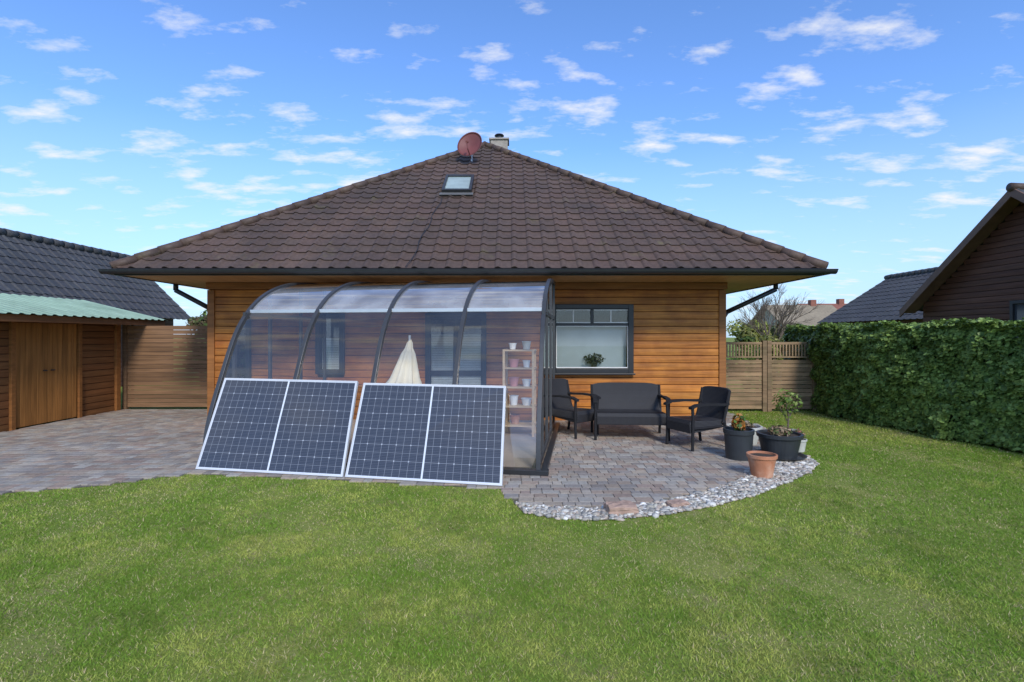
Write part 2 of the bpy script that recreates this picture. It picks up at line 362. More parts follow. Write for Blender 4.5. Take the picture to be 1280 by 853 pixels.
# grass blades
def blades(n,x0,x1,y0,y1,h,w):
    x=rng.uniform(x0,x1,n); y=rng.uniform(y0,y1,n); jw=.035*(vn(x,y,14)-.3)
    k=(np.abs(x)<y*1.08+.6)&~inpoly(x,y+jw,pave_poly)&~inpoly(x+jw,y-jw,grav_poly)&(x<6.9-.15*(y-7))
    x,y=x[k],y[k]; n=len(x); pn=vn(x,y,1.3)*.4+vn(x,y,4.1)*.3+vn(x+2,y,13)*.3
    worn=np.clip((vn(x+3,y-2,1.3)*.45+vn(x,y+8,3.6)*.3+vn(x,y,10)*.25-.54)*5,0,1)
    kk=rng.random(n)>worn*.6; x,y,pn,worn=x[kk],y[kk],pn[kk],worn[kk]; n=len(x)
    hh=h*rng.uniform(.45,1.3,n)*(.55+.9*pn)*(1-.35*worn); a=rng.uniform(0,6.28,n); ww=w*rng.uniform(.7,1.3,n)
    dx,dy=np.cos(a)*ww/2,np.sin(a)*ww/2; lean=hh*rng.uniform(.3,1.6,n); la=rng.uniform(0,6.28,n)
    z=np.zeros(n)
    V=np.stack([np.stack([x-dx,y-dy,z],1),np.stack([x+dx,y+dy,z],1),np.stack([x+np.cos(la)*lean,y+np.sin(la)*lean,hh],1)],1)
    t=np.clip((vn(x,y,.75)*.35+vn(x+9,y,2.4)*.32+vn(x,y+5,7)*.25+vn(x+1,y+5,17)*.2-.48)*2.9+rng.normal(size=n)*.22,0,1)[:,None]
    c=np.array([.195,.325,.040])*(1-t)+np.array([.50,.52,.125])*t
    moss=np.clip((vn(x-7,y+1,2.6)*.5+vn(x,y,7)*.5-.60)*5,0,1)[:,None]; c=c*(1-.22*moss)
    dry=(rng.random(n)<.09+.32*worn)[:,None]; c=np.where(dry,np.array([.56,.47,.25]),c)*rng.uniform(.7,1.25,(n,1))
    return V.reshape(-1,3),c
parts=[blades(380000,-5,5,1.9,4.2,.017,.0048),blades(290000,-8,7,4.2,7.0,.018,.0070),blades(70000,2.5,7,6.5,13,.022,.011)]
V=np.concatenate([p[0] for p in parts]); Cc=np.concatenate([p[1] for p in parts])
o=mk_np('grass',V,np.arange(len(V)).reshape(-1,3),mt_grass,Cc); tag(o,kind='stuff')

# ---------------------------------------------------------------- main house
HW=9.6; HX0,HX1=-5.67,3.975; HB=18.6
EX0,EX1,EY0,EY1=-6.5,5.1,8.32,19.9; EZ=2.69; AX=-.75; AY=14.12; AZ=6.85; BY=EY1-(AY-EY0)
house=top('wooden_house',(AX,HW,0),'single-storey orange-brown timber house with brown tiled hip roof','house'); HO=(AX,HW,0)
ops=[(.75,2.25,.925,2.17),(-4.55,-3.15,.9,2.0),(-1.6,-.5,.03,2.0)]
mb=MB(); siding(mb,(HX0,HW),(HX1,HW),0,2.6,.137,(0,-1),[(a-HX0,b-HX0,c,d) for a,b,c,d in ops])
siding(mb,(HX1,HW),(HX1,HB),0,2.6,.137,(1,0)); siding(mb,(HX0,HB),(HX0,HW),0,2.6,.137,(-1,0)); siding(mb,(HX0,HB),(HX1,HB),0,2.6,.137,(0,1))
wall=mb.obj('wall',mt_wall,house,off=HO)
for x0,x1 in ((HX0-.03,HX0+.10),(HX1-.10,HX1+.03)): MB().box(x0,x1,HW-.03,HW+.1,0,2.46).obj('corner_board',mt_beam,wall,off=HO,bevel=.006)
MB().box(HX0-.05,HX1+.05,HW-.045,HW+.02,2.47,2.598).obj('wall_plate',mt_beam,wall,off=HO,bevel=.006)
rf=MB(); apN=(AX,AY,AZ); apF=(AX,BY,AZ)
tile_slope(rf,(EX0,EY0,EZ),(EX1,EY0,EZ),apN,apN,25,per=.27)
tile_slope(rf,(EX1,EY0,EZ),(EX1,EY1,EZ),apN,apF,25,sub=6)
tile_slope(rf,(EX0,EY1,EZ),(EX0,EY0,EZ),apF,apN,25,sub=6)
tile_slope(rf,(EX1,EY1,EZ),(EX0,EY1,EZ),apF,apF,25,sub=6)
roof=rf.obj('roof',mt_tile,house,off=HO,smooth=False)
rc=MB()
for q,ap in (((EX0,EY0),apN),((EX1,EY0),apN),((EX0,EY1),apF),((EX1,EY1),apF)): caps(rc,(q[0],q[1],EZ+.03),(ap[0],ap[1],ap[2]+.03),.08)
caps(rc,(AX,AY,AZ+.04),(AX,BY,AZ+.04),.09)
rc.obj('ridge_cap',mt_tile,roof,off=HO,smooth=True)
sf=MB(); z=2.60; th=.02
sf.box(EX0+.06,EX1-.06,EY0+.05,HW-.05,z,z+th); sf.box(HX1+.03,EX1-.06,HW-.05,HB,z,z+th); sf.box(EX0+.06,HX0-.03,HW-.05,HB,z,z+th); sf.box(EX0+.06,EX1-.06,HB,EY1-.06,z,z+th)
sf.obj('soffit',mt_soffit,roof,off=HO)
fa=MB(); fa.box(EX0+.02,EX1-.02,EY0+.02,EY0+.047,2.585,2.69); fa.box(EX1-.055,EX1-.02,EY0+.05,EY1,2.585,2.69); fa.box(EX0+.02,EX0+.055,EY0+.05,EY1,2.585,2.69)
fa.obj('fascia',mt_dark,roof,off=HO)
def gutter(mb,p,q,out,r=.068):
    p=Vector(p);q=Vector(q);n=Vector(out); vs=[]
    pr=[(r*math.cos(t),r*math.sin(t)) for t in np.linspace(math.pi,2*math.pi,9)]; pr+=[(r-.006,0)]+[((r-.006)*math.cos(t),(r-.006)*math.sin(t)) for t in np.linspace(2*math.pi,math.pi,9)[0:]]
    k=len(pr)
    for e in (p,q):
        for a,b in pr: vs.append(e+n*a+Vector((0,0,b)))
    fs=[(i,(i+1)%k,k+(i+1)%k,k+i) for i in range(k)]
    mb.add(vs,fs)
    h=[0,1,2,3,4,5,6,7,8]; mb.add([vs[i] for i in h],[tuple(range(9))]); mb.add([vs[k+i] for i in h],[tuple(range(9))])
    mb.cyl(p+n*r,q+n*r,.010,.010,6)
gt=MB(); gz=2.665
gutter(gt,(EX0-.12,EY0-.06,gz),(EX1+.12,EY0-.06,gz),(0,-1,0)); gutter(gt,(EX1+.05,EY0+.0,gz),(EX1+.05,EY1,gz),(1,0,0)); gutter(gt,(EX0-.05,EY0+.0,gz),(EX0-.05,EY1,gz),(-1,0,0))
gt.obj('gutter',mt_dark,roof,off=HO)
dp=MB(); dp.tube([(5.1,9.9,2.62),(5.1,9.9,2.5),(4.15,9.9,2.06),(4.08,9.9,1.95),(4.08,9.9,0)],.045,12); dp.obj('downpipe',mt_dark,roof,off=HO,smooth=True)
dp=MB(); dp.tube([(-6.5,9.9,2.62),(-6.5,9.9,2.48),(-5.82,9.9,2.12),(-5.76,9.9,2.0),(-5.76,9.9,0)],.045,12); dp.obj('downpipe',mt_dark,roof,off=HO,smooth=True)
# chimney
ch=MB(); ch.box(-.60,-.12,14.3,14.75,6.3,7.08); ch.box(-.64,-.08,14.26,14.79,7.08,7.13)
chim=ch.obj('chimney',mt_chim,roof,off=HO,bevel=.01)
c2=MB(); c2.cyl((-.36,14.5,7.13),(-.36,14.5,7.26),.085,.085,14); c2.cyl((-.36,14.5,7.26),(-.36,14.5,7.29),.14,.12,14); c2.obj('chimney_cap',mt_black,chim,off=HO,smooth=False)
# skylight
sl=math.atan2(AZ-EZ,AY-EY0)
def onslope(x,y): return Vector((x,y,EZ+(y-EY0)*math.tan(sl)))
Rs=Matrix.Translation(onslope(-1.19,11.42))@Matrix.Rotation(sl,4,'X')
sk=MB()
for b in ((-.32,-.26,-.5,.5),(.26,.32,-.5,.5),(-.26,.26,-.5,-.43),(-.26,.26,.40,.5)): sk.box(b[0],b[1],b[2],b[3],.0,.13,Mx=Rs)
sky=sk.obj('skylight',mt_dark,roof,off=HO,bevel=.005)
MB().box(-.26,.26,-.43,.40,.02,.10,Mx=Rs).obj('skylight_glass',mt_skyl,sky,off=HO)
MB().box(-.36,.36,-.62,-.5,.05,.065,Mx=Rs).obj('lead_apron',pmat('lead',(.1,.1,.1),.6),sky,off=HO)
nrm=Vector((0,-math.sin(sl),math.cos(sl)))
pts=[onslope(-1.47+.0*i-.022*i+.03*math.sin(i*1.7),10.8-.25*i)+nrm*.055 for i in range(11)]
MB().tube(pts,.007,6).obj('cable',mt_black,roof,off=HO)
# satellite dish
dp0=onslope(-1.02,12.9)
ds=MB(); prof=[(0.001,0),(.10,.010),(.2,.035),(.28,.07),(.33,.10),(.345,.103),(.28,.085),(.2,.05),(.1,.022),(.001,.012)]
ds.lathe(prof,n=32)
dish=top('satellite_dish',dp0,'round maroon satellite dish on a pole on the tiled roof','satellite dish')
d=ds.obj('dish',mt_dish,dish,smooth=True); d.location=(0,-.15,.34); d.rotation_euler=(math.radians(72),math.radians(0),math.radians(-18)); d.scale=(.95,1.02,1)
p=MB(); p.tube([(0,0,-.05),(0,0,.42)],.022,10); p.tube([(0,0,.32),(0,-.14,.34)],.025,10); p.obj('mast',mt_alu,dish)
p=MB(); p.tube([(0,-.15,.04),(-.05,-.55,.14),(-.07,-.58,.29)],.012,8); p.cyl((-.07,-.60,.29),(-.06,-.50,.32),.03,.03,10); p.obj('receiver_arm',mt_dish,dish)
# windows
def window(x0,x1,z0,z1,kind,label):
    y=HW; f=.075
    mb=MB(); 
    for b in ((x0-.02,x0+f,z0-.02,z1+.02),(x1-f,x1+.02,z0-.02,z1+.02),(x0+f,x1-f,z1-f+.01,z1+.02),(x0+f,x1-f,z0-.02,z0+f-.01)):
        mb.box(b[0],b[1],y-.055,y+.06,b[2],b[3])
    fr=mb.obj('door' if kind=='door' else 'window',mt_black,house,off=HO,bevel=.005,label=label)
    ix0,ix1,iz0,iz1=x0+f,x1-f,z0+f,z1-f
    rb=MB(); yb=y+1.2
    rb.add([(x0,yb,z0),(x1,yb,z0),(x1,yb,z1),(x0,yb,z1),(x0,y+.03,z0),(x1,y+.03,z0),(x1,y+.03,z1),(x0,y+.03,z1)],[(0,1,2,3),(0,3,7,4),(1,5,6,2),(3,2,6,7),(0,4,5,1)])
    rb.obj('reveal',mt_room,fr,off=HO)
    MB().box(ix0,ix1,y+.002,y+.008,iz0,iz1).obj('window_glass',mt_glass,fr,off=HO)
    if kind=='casement':
        zt=iz1-.28; xm=(ix0+ix1)/2; mb=MB()
        mb.box(ix0,ix1,y-.02,y+.001,zt-.025,zt+.025); mb.box(xm-.03,xm+.03,y-.02,y+.001,zt+.025,iz1)
        mb.obj('sash_bar',mt_black,fr,off=HO,bevel=.004)
        for a,b in ((ix0,xm-.03),(xm+.03,ix1)):
            m_=(a+b)/2; w=MB(); w.box(m_-.010,m_+.010,y-.010,y+.001,zt+.03,iz1)
            w.box(a,b,y-.008,y+.001,iz1-.018,iz1); w.box(a,b,y-.008,y+.001,zt+.026,zt+.044)
            w.obj('glazing_bead',mt_white,fr,off=HO)
        w=MB(); w.box(ix0,ix1,y-.008,y+.001,iz0,iz0+.014); w.box(ix0,ix1,y-.008,y+.001,zt-.042,zt-.028); w.box(ix0,ix0+.014,y-.008,y+.001,iz0+.015,zt-.043); w.box(ix1-.014,ix1,y-.008,y+.001,iz0+.015,zt-.043)
        w.obj('glazing_bead',mt_white,fr,off=HO)
        MB().box(ix0,ix1,y+.16,y+.165,iz0,zt-.03).obj('frosted_panel',mt_film,fr,off=HO)
        MB().box(x0-.04,x1+.04,y-.11,y-.05,z0-.05,z0-.02).obj('sill',mt_black,fr,off=HO,bevel=.004)
    else:
        mb=MB(); xm=(ix0+ix1)/2; mb.box(xm-.045,xm+.045,y-.03,y+.001,iz0,iz1)
        if kind=='door': mb.box(ix0,ix1,y-.028,y+.001,.85,.95)
        mb.obj('mullion',mt_black,fr,off=HO,bevel=.004)
        zc=1.62 if kind=='door' else 1.52
        for a,b in ((ix0,xm-.045),(xm+.045,ix1)):
            bl=MB(); zz=iz0
            while zz<zc:
                bl.box(a+.01,b-.01,y+.012,y+.018,zz,zz+.041); zz+=.045
            bl.box(a+.01,a+.02,y+.019,y+.023,iz0,zc)
            bl.obj('louvre_blind',mt_white,fr,off=HO)
    return fr
window(.75,2.25,.925,2.17,'casement','black framed window with a frosted lower pane')
window(-4.55,-3.15,.9,2.0,'double','black framed double window with white blinds')
window(-1.6,-.5,.03,2.0,'door','black framed glazed double door with white blinds')
# ---------------------------------------------------------------- glass enclosure
enc=top('patio_enclosure',(.30,5.85,.022),'curved dark-framed glass patio enclosure standing on the paving','patio enclosure',rotz=math.radians(-8))
key=[(-.02,-.3),(0,.0),(.07,.45),(.30,1.02),(.64,1.68),(1.12,2.12),(1.78,2.38),(2.5,2.47),(3.02,2.48),(3.4,2.47)]
def cr(p0,p1,p2,p3,t): return tuple(.5*((2*b)+(-a+c)*t+(2*a-5*b+4*c-d)*t*t+(-a+3*b-3*c+d)*t**3) for a,b,c,d in zip(p0,p1,p2,p3))
prof=[]
for i in range(1,len(key)-2):
    for t in np.linspace(0,1,7)[:-1]: prof.append(cr(key[i-1],key[i],key[i+1],key[i+2],t))
prof.append(key[-2])
def normals(pr):
    out=[]
    for i in range(len(pr)):
        a=pr[max(0,i-1)]; b=pr[min(len(pr)-1,i+1)]; d=Vector((b[0]-a[0],b[1]-a[1])).normalized(); out.append((-d.y,d.x))
    return out
NN=normals(prof)
def ribbon(mb,x0,x1,pr,nn,o0,o1):
    vs=[];n=len(pr)
    for (v,h),(a,b) in zip(pr,nn):
        for x,o in ((x0,o0),(x1,o0),(x1,o1),(x0,o1)): vs.append((x,v+a*o,h+b*o))
    fs=[]
    for i in range(n-1):
        for j in range(4): fs.append((4*i+j,4*i+(j+1)%4,4*(i+1)+(j+1)%4,4*(i+1)+j))
    fs+=[(0,1,2,3),tuple(4*(n-1)+j for j in (3,2,1,0))]
    mb.add(vs,fs)
xs=[-4.2,-3.15,-2.1,-1.05,0]; rw=.027
for i,x in enumerate(xs):
    mb=MB(); ribbon(mb,x-rw,x+rw,prof,NN,-.03,.03); mb.obj('rib',mt_encf,enc,bevel=.004)
isp=min(range(len(prof)),key=lambda i:abs(prof[i][1]-1.90))
for i in range(4):
    a,b=xs[i]+rw,xs[i+1]-rw
    for nm,pr,nn,mt in (('front_glass',prof[:isp+1],NN[:isp+1],mt_eglass),('roof_glass',prof[isp:],NN[isp:],mt_poly)):
        mb=MB(); vs=[]
        for (v,h),(p_,q_) in zip(pr,nn): vs+=[(a,v,h),(b,v,h)]
        mb.add(vs,[(2*k,2*k+1,2*k+3,2*k+2) for k in range(len(pr)-1)]); mb.obj(nm,mt,enc,smooth=True)
v,h=prof[isp]
for i in range(4): MB().box(xs[i]+rw,xs[i+1]-rw,v-.026,v+.022,h-.024,h+.024).obj('purlin',mt_alu,enc,bevel=.003)
MB().box(-4.165,-.035,2.98,3.03,2.42,2.48).obj('top_rail',mt_encf,enc,bevel=.003)
mb=MB(); mb.box(-4.24,.12,-.07,.06,0,.055); mb.box(.03,.10,.05,3.2,0,.05); mb.box(-4.22,-4.16,.05,3.2,0,.05)
mb.obj('floor_rail',mt_dark,enc,bevel=.004)
def hat(v):
    for (a,ha),(b,hb) in zip(prof[:-1],prof[1:]):
        if a<=v<=b and b>a: return ha+(hb-ha)*(v-a)/(b-a)
    return 2.46
for x in (0,-4.2):
    mb=MB(); ring=[(x,v_,h_) for v_,h_ in prof]+[(x,prof[-1][0],0)]
    mb.add(ring,[tuple(range(len(ring)))]); mb.obj('end_glass',mt_eglass,enc)
    mb=MB()
    for v_ in (.55,1.35,2.2,3.0):
        mb.box(x-.02,x+.02,v_-.022,v_+.022,.05,hat(v_)-.02)
    mb.box(x-.018,x+.018,.08,3.0,.06,.13); mb.box(x-.018,x+.018,.75,3.0,1.86,1.91); 
    mb.obj('end_frame',mt_encf,enc)
MB().box(-4.1,-.1,.1,3.3,.004,.012).obj('deck',pmat('pale_deck_tiles',(.50,.42,.35),.6,ns=(3,3,3),namt=.1),enc)
par=top('parasol',(-1.58,7.9,.03),'folded cream canvas parasol standing on a round base','parasol')
vs=[];fs=[];nn=40
lev=[(1.52,.012),(1.46,.045),(1.38,.06),(1.3,.10),(1.1,.145),(.92,.19),(.78,.23),(.70,.24)]
for z_,r in lev:
    for i in range(nn):
        t=2*math.pi*i/nn; rr=r*(1+.30*math.cos(7*t)*min(1,(1.56-z_)*2)+.10*math.sin(3*t)); vs.append((rr*math.cos(t)-(.16*(1.46-z_)),rr*math.sin(t)*.7,z_+ (.06*math.cos(7*t) if z_<.85 else 0)))
for k in range(len(lev)-1):
    for i in range(nn): fs.append((k*nn+i,k*nn+(i+1)%nn,(k+1)*nn+(i+1)%nn,(k+1)*nn+i))
MB().add(vs,fs).obj('canopy',mt_cloth,par,smooth=True)
MB().tube([(0,0,.05),(0,0,1.58)],.02,10).obj('pole',mt_alu,par); MB().lathe([(.001,0),(.25,0),(.25,.05),(.05,.08),(.05,.2),(.001,.2)]).obj('base',mt_pot,par)
sh=top('plant_shelf',(.13,8.15,.03),'narrow pine shelf with pots and boxes','shelf',rotz=math.radians(-8))
mb=MB()
for x in (-.24,.22):
    for y_ in (-.16,.14): mb.box(x-.015,x+.02,y_-.015,y_+.015,0,1.36)
for z_ in (.15,.45,.75,1.05,1.33): mb.box(-.25,.25,-.17,.16,z_,z_+.022)
mb.obj('rack',mt_shelf,sh)
def pot_simple(name,loc,r,h,mat,label,cat='pot'):
    o=MB().lathe([(.001,0),(r*.75,0),(r,h),(r*1.07,h),(r*1.07,h+.01),(r*.93,h+.01),(r*.9,h-.02),(.001,h-.02)]).obj(name,mat,smooth=False); o.location=loc; return tag(o,label,cat)
mt_pink=pmat('pink_glaze',(.55,.25,.24),.4)
for (dx,z_,r,h,mt,l) in ((-.12,1.355,.06,.09,mt_white,'small white flower pot on the pine shelf'),(.1,1.355,.07,.12,mt_potw,'small pale flower pot on the pine shelf'),(-.1,.772,.08,.13,mt_pink,'small pink flower pot on the pine shelf'),(.1,.772,.07,.10,mt_white,'small white flower pot on the pine shelf'),(.1,.472,.08,.1,mt_white,'small white flower pot on the pine shelf'),(-.1,.472,.07,.14,mt_white,'small white flower pot on the pine shelf'),(-.08,.172,.08,.13,mt_terra,'small terracotta flower pot on the pine shelf'),(.1,1.072,.06,.1,mt_white,'small white flower pot on the pine shelf'),(-.1,1.072,.08,.12,mt_pink,'small pink flower pot on the pine shelf')):
    pot_simple('flower_pot',(.13+dx,8.15-dx*.14,.03+z_),r,h,mt,l)
# ---------------------------------------------------------------- solar panels
mt_alu2=pmat('silver_frame',(.60,.61,.62),.4,metal=.2,namt=.04)
def panel(bl,br,tl,tr,label):
    bl,br,tl,tr=map(Vector,(bl,br,tl,tr)); org=Vector(bl)
    e=top('solar_panel',org,label,'solar panel',group='solar panels leaning on the enclosure')
    n=(br-bl).cross(tl-bl).normalized()
    def P(u,v,o): return (bl*(1-u)*(1-v)+br*u*(1-v)+tl*(1-u)*v+tr*u*v)+n*o-org
    me=bpy.data.meshes.new('cell_sheet'); a=.010; b=.015
    me.from_pydata([P(a,b,.032),P(1-a,b,.032),P(1-a,1-b,.032),P(a,1-b,.032)],[],[(0,1,2,3)])
    uv=me.uv_layers.new(name='UVMap')
    for i,c in enumerate(((0,0),(1,0),(1,1),(0,1))): uv.data[i].uv=c
    finish(me,'cell_sheet',mt_solar,e,False,0,None)
    mb=MB()
    def bar(u0,u1,v0,v1):
        vs=[P(u,v,o) for o in (0,.036) for v in (v0,v1) for u in (u0,u1)]
        mb.add(vs,[(0,2,3,1),(4,5,7,6),(0,1,5,4),(1,3,7,5),(3,2,6,7),(2,0,4,6)])
    bar(0,1,0,b); bar(0,1,1-b,1); bar(0,a,b,1-b); bar(1-a,1,b,1-b)
    mb.obj('frame',mt_alu2,e)
    mb=MB(); vs=[P(u,v,o) for o in (.004,.010) for v in (b,1-b) for u in (a,1-a)]
    mb.add(vs,[(0,2,3,1),(4,5,7,6)]); mb.obj('back_sheet',mt_white,e)
panel((-3.736,6.08,.01),(-1.885,5.74,.01),(-3.737,6.70,1.035),(-1.905,6.36,1.024),'silver framed blue-black solar panel leaning against the enclosure')
panel((-1.858,5.74,.01),(-.10,5.40,.01),(-1.82,6.33,1.005),(-.066,6.05,.995),'silver framed blue-black solar panel leaning against the enclosure')
# ---------------------------------------------------------------- garden furniture
def seat(name,w,loc,rz,label,cat,group=None,H=.80,arms=True):
    e=top(name,loc,label,cat,rotz=rz,group=group); hw=w/2; d=.30
    fr=MB()
    for s in (-1,1):
        x=s*(hw-.025)
        fr.tube([(x,-d,0),(x,-d+.01,.42),(x,-d+.0,.59)],.021,8)
        fr.tube([(x,d+.04,0),(x,d-.02,.40),(x,d+.08,H-.01)],.021,8)
        pts=[(x,-d-.04,.585),(x,-d+.06,.62),(x,0,.625),(x,d-.02,.605),(x,d+.05,.61)]
        for a,b in zip(pts[:-1],pts[1:]):
            q=.034
            fr.add([(a[0]-q,a[1],a[2]-.014),(a[0]+q,a[1],a[2]-.014),(b[0]+q,b[1],b[2]-.014),(b[0]-q,b[1],b[2]-.014),(a[0]-q,a[1],a[2]+.016),(a[0]+q,a[1],a[2]+.016),(b[0]+q,b[1],b[2]+.016),(b[0]-q,b[1],b[2]+.016)],[(3,2,1,0),(4,5,6,7),(0,1,5,4),(1,2,6,5),(2,3,7,6),(3,0,4,7)])
        fr.tube([(x,-d,.3),(x,d,.3)],.014,6)
    fr.tube([(-hw+.02,-d,.33),(hw-.02,-d,.33)],.018,8); fr.tube([(-hw+.02,d-.02,.33),(hw-.02,d-.02,.33)],.018,8); 
    fr.obj('leg_frame',mt_furn,e)
    mb=MB(); n=10
    pr=[(-d-.02,.235),(-d-.03,.36),(-d-.01,.41),(-.1,.40),(.1,.39),(d-.03,.395),(d-.03,.28),(-d+.02,.235)]
    vs=[]
    for x in (-hw+.045,hw-.045):
        for a,b in pr: vs.append((x,a,b))
    k=len(pr); fs=[(i,(i+1)%k,k+(i+1)%k,k+i) for i in range(k)]+[tuple(range(k))[::-1],tuple(range(k,2*k))]
    mb.add(vs,fs); mb.obj('seat',mt_rattan,e,bevel=.008)
    mb=MB(); vs=[];fs=[]
    for j,t in enumerate(np.linspace(0,1,8)):
        z_=.36+(H-.34)*t; y_=d-.06+.13*t+.02*math.sin(t*3.1)
        for i in range(n+1):
            q=(2*i/n-1)
            x=(-hw+.01+(w-.02)*i/n)*(1-.02*t); bow=.03*(1-q**2); zz=z_+(-.035*abs(q)**6 if j==7 else 0)
            vs.append((x,y_+bow,zz)); 
    m_=len(vs); vs+=[(a,b+.035,c) for a,b,c in vs]
    for j in range(7):
        for i in range(n):
            a=j*(n+1)+i; fs.append((a,a+1,a+n+2,a+n+1)); fs.append((m_+a+n+1,m_+a+n+2,m_+a+1,m_+a))
    for i in range(n):
        a=7*(n+1)+i; fs.append((a,a+1,m_+a+1,m_+a)); fs.append((m_+i,m_+i+1,i+1,i))
    for j in range(7):
        a=j*(n+1); fs.append((a,a+n+1,m_+a+n+1,m_+a)); a+=n; fs.append((m_+a,m_+a+n+1,a+n+1,a))
    mb.add(vs,fs); mb.obj('backrest',mt_rattan,e)
    return e
zf=.022
seat('garden_bench',1.14,(1.83,8.02,zf),math.radians(-4),'two-seat dark woven rattan bench against the timber wall','bench',H=.79)
seat('garden_chair',.56,(.98,8.25,zf),math.radians(40),'dark woven rattan armchair beside the bench','chair',group='rattan garden chairs',H=.84)
seat('garden_chair',.56,(2.64,7.36,zf),math.radians(-66),'dark woven rattan armchair turned towards the bench','chair',group='rattan garden chairs',H=.81)
# ---------------------------------------------------------------- pots and plants
def leafplant(parent,n,c,rad,hgt,size,cols,mat=mt_leaf,name='foliage',up=.4):
    u=rng.normal(size=(n,3)); u/=np.linalg.norm(u,axis=1)[:,None]; r=rng.random(n)**.45
    P=np.array(c)+u*r[:,None]*np.array([rad,rad,hgt]); N=u.copy(); N[:,2]+=up
    V,F=leafcards(P,N,size*rng.uniform(.6,1.3,n)); cc=np.array(cols)[rng.integers(0,len(cols),n)]*rng.uniform(.6,1.3,(n,1))
    return mk_np(name,V,F,mat,cc,parent=parent)
def rimpot(parent,r,h,mat,base_r=None,name='pot'):
    br=base_r or r*.72
    MB().lathe([(.001,0),(br,0),(br+(r-br)*.82,h*.82),(r*1.0,h*.83),(r*1.04,h*.86),(r*1.05,h*.99),(r*1.02,h),(r*.93,h),(r*.9,h*.9),(.001,h*.9)],n=36).obj(name,mat,parent,smooth=False)
    MB().lathe([(r*.9,h*.905),(r*.5,h*.93),(.001,h*.94)],n=20).obj('soil',mt_soil,parent)
p1=top('potted_plant',(2.93,6.62,.02),'dark tall pot with orange-brown flowering plant on the paving','potted plant')
rimpot(p1,.18,.38,mt_pot,.155)
leafplant(p1,170,(0,0,.46),.09,.12,.035,[(.05,.12,.02),(.09,.16,.03),(.4,.14,.02),(.45,.2,.04),(.25,.08,.02)])
p2=top('potted_plant',(3.50,6.70,.02),'large round black pot with a bare hydrangea on a saucer','potted plant')
rimpot(p2,.265,.31,mt_pot,.2); MB().lathe([(.001,.0),(.27,0),(.32,.035),(.305,.035),(.26,.012),(.001,.012)],n=36).obj('saucer',mt_pot,p2)
leafplant(p2,420,(0,0,.34),.15,.07,.028,[(.32,.22,.13),(.4,.3,.2),(.25,.17,.1),(.12,.16,.05)])
p3=top('terracotta_pot',(2.82,5.78,.02),'terracotta pot filled with soil at the gravel edge','flower pot')
rimpot(p3,.155,.25,mt_terra,.11)
p4=top('potted_shrub',(3.98,7.40,.02),'pale pot with a slender green shrub on the paving','potted plant')
rimpot(p4,.16,.22,mt_potw); MB().tube([(0,0,.2),(.02,0,.4),(-.01,.01,.60)],.012).tube([(.02,0,.38),(.12,.02,.60)],.008).tube([(.0,0,.35),(-.13,.0,.58)],.008).obj('stem',mt_bark,p4)
leafplant(p4,260,(0,0,.62),.20,.22,.030,[(.12,.20,.03),(.16,.25,.04),(.09,.13,.02),(.25,.3,.08)])
p5=top('potted_plant',(3.42,7.55,.02),'wide shallow pale bowl planter with low plants','potted plant')
rimpot(p5,.24,.26,mt_potw); leafplant(p5,150,(0,0,.28),.14,.05,.03,[(.2,.14,.08),(.08,.12,.03)])
p6=top('potted_plant',(3.93,7.02,.02),'small pale pot with dry stems beside the black pot','potted plant')
rimpot(p6,.10,.17,mt_potw); leafplant(p6,120,(0,0,.22),.1,.09,.028,[(.3,.2,.12),(.15,.18,.05),(.4,.16,.12)])
p7=top('potted_plant',(1.55,HW+.08,1.0),'dark fern in a pot on the window sill','potted plant')
MB().lathe([(.001,0),(.05,0),(.065,.12),(.06,.12),(.001,.1)]).obj('pot',mt_pot,p7)
leafplant(p7,260,(0,0,.17),.21,.10,.03,[(.02,.03,.015),(.03,.05,.02)])
# ---------------------------------------------------------------- shed
shed=top('garden_shed',(-8.4,8.5,0),'brown timber shed with plank doors and green metal roof','shed'); SO=(-8.4,8.5,0)
mb=MB(); siding(mb,(-8.4,5.6),(-8.4,10.9),0,1.95,.13,(1,0),[(3.02,4.3,0,1.84)]); siding(mb,(-8.4,10.9),(-11.5,10.9),0,1.95,.13,(0,1)); siding(mb,(-11.5,5.6),(-8.4,5.6),0,1.95,.13,(0,-1)); siding(mb,(-11.5,10.9),(-11.5,5.6),0,1.95,.13,(-1,0))
mb.obj('wall',mt_shed,shed,off=SO)
for (a,b,hy) in ((8.63,9.24,9.17),(9.25,9.88,9.32)):
    mb=MB(); yy=a
    mb.box(-8.42,-8.40,a,b,.04,1.83,(.35,.35,.35))
    while yy<b-.05:
        k=random.uniform(.8,1.15); mb.box(-8.43,-8.385,yy,min(yy+.096,b),.04,1.83,(k,k,k)); yy+=.103
    dd=mb.obj('door',mt_sdoor,shed,off=SO,bevel=.004)
    MB().cyl((-8.384,hy,.98),(-8.35,hy,.98),.012,.012,8).cyl((-8.355,hy-.04,.98),(-8.355,hy+.04,.98),.01,.01,8).obj('handle',mt_black,dd,off=SO)
MB().box(-8.41,-8.355,8.55,8.625,0,1.9).box(-8.41,-8.355,9.89,9.96,0,1.9).box(-8.41,-8.355,8.625,9.89,1.84,1.9).obj('door_frame',mt_beam,shed,off=SO,bevel=.004)
MB().box(-8.42,-8.35,10.82,10.93,0,1.95).obj('corner_post',mt_beam,shed,off=SO,bevel=.004)
mb=MB(); vs=[];fs=[]; ys=np.arange(5.2,11.75,.025)
xsn=[(-7.88,1.95),(-9.75,2.40),(-11.9,1.9)]
for y_ in ys:
    ph=(y_/.2)%1; w=.020 if ph<.3 else (.020*(1-(ph-.3)/.12) if ph<.42 else (0 if ph<.88 else .020*(ph-.88)/.12))
    for x,z_ in xsn: vs.append((x,y_,z_+w))
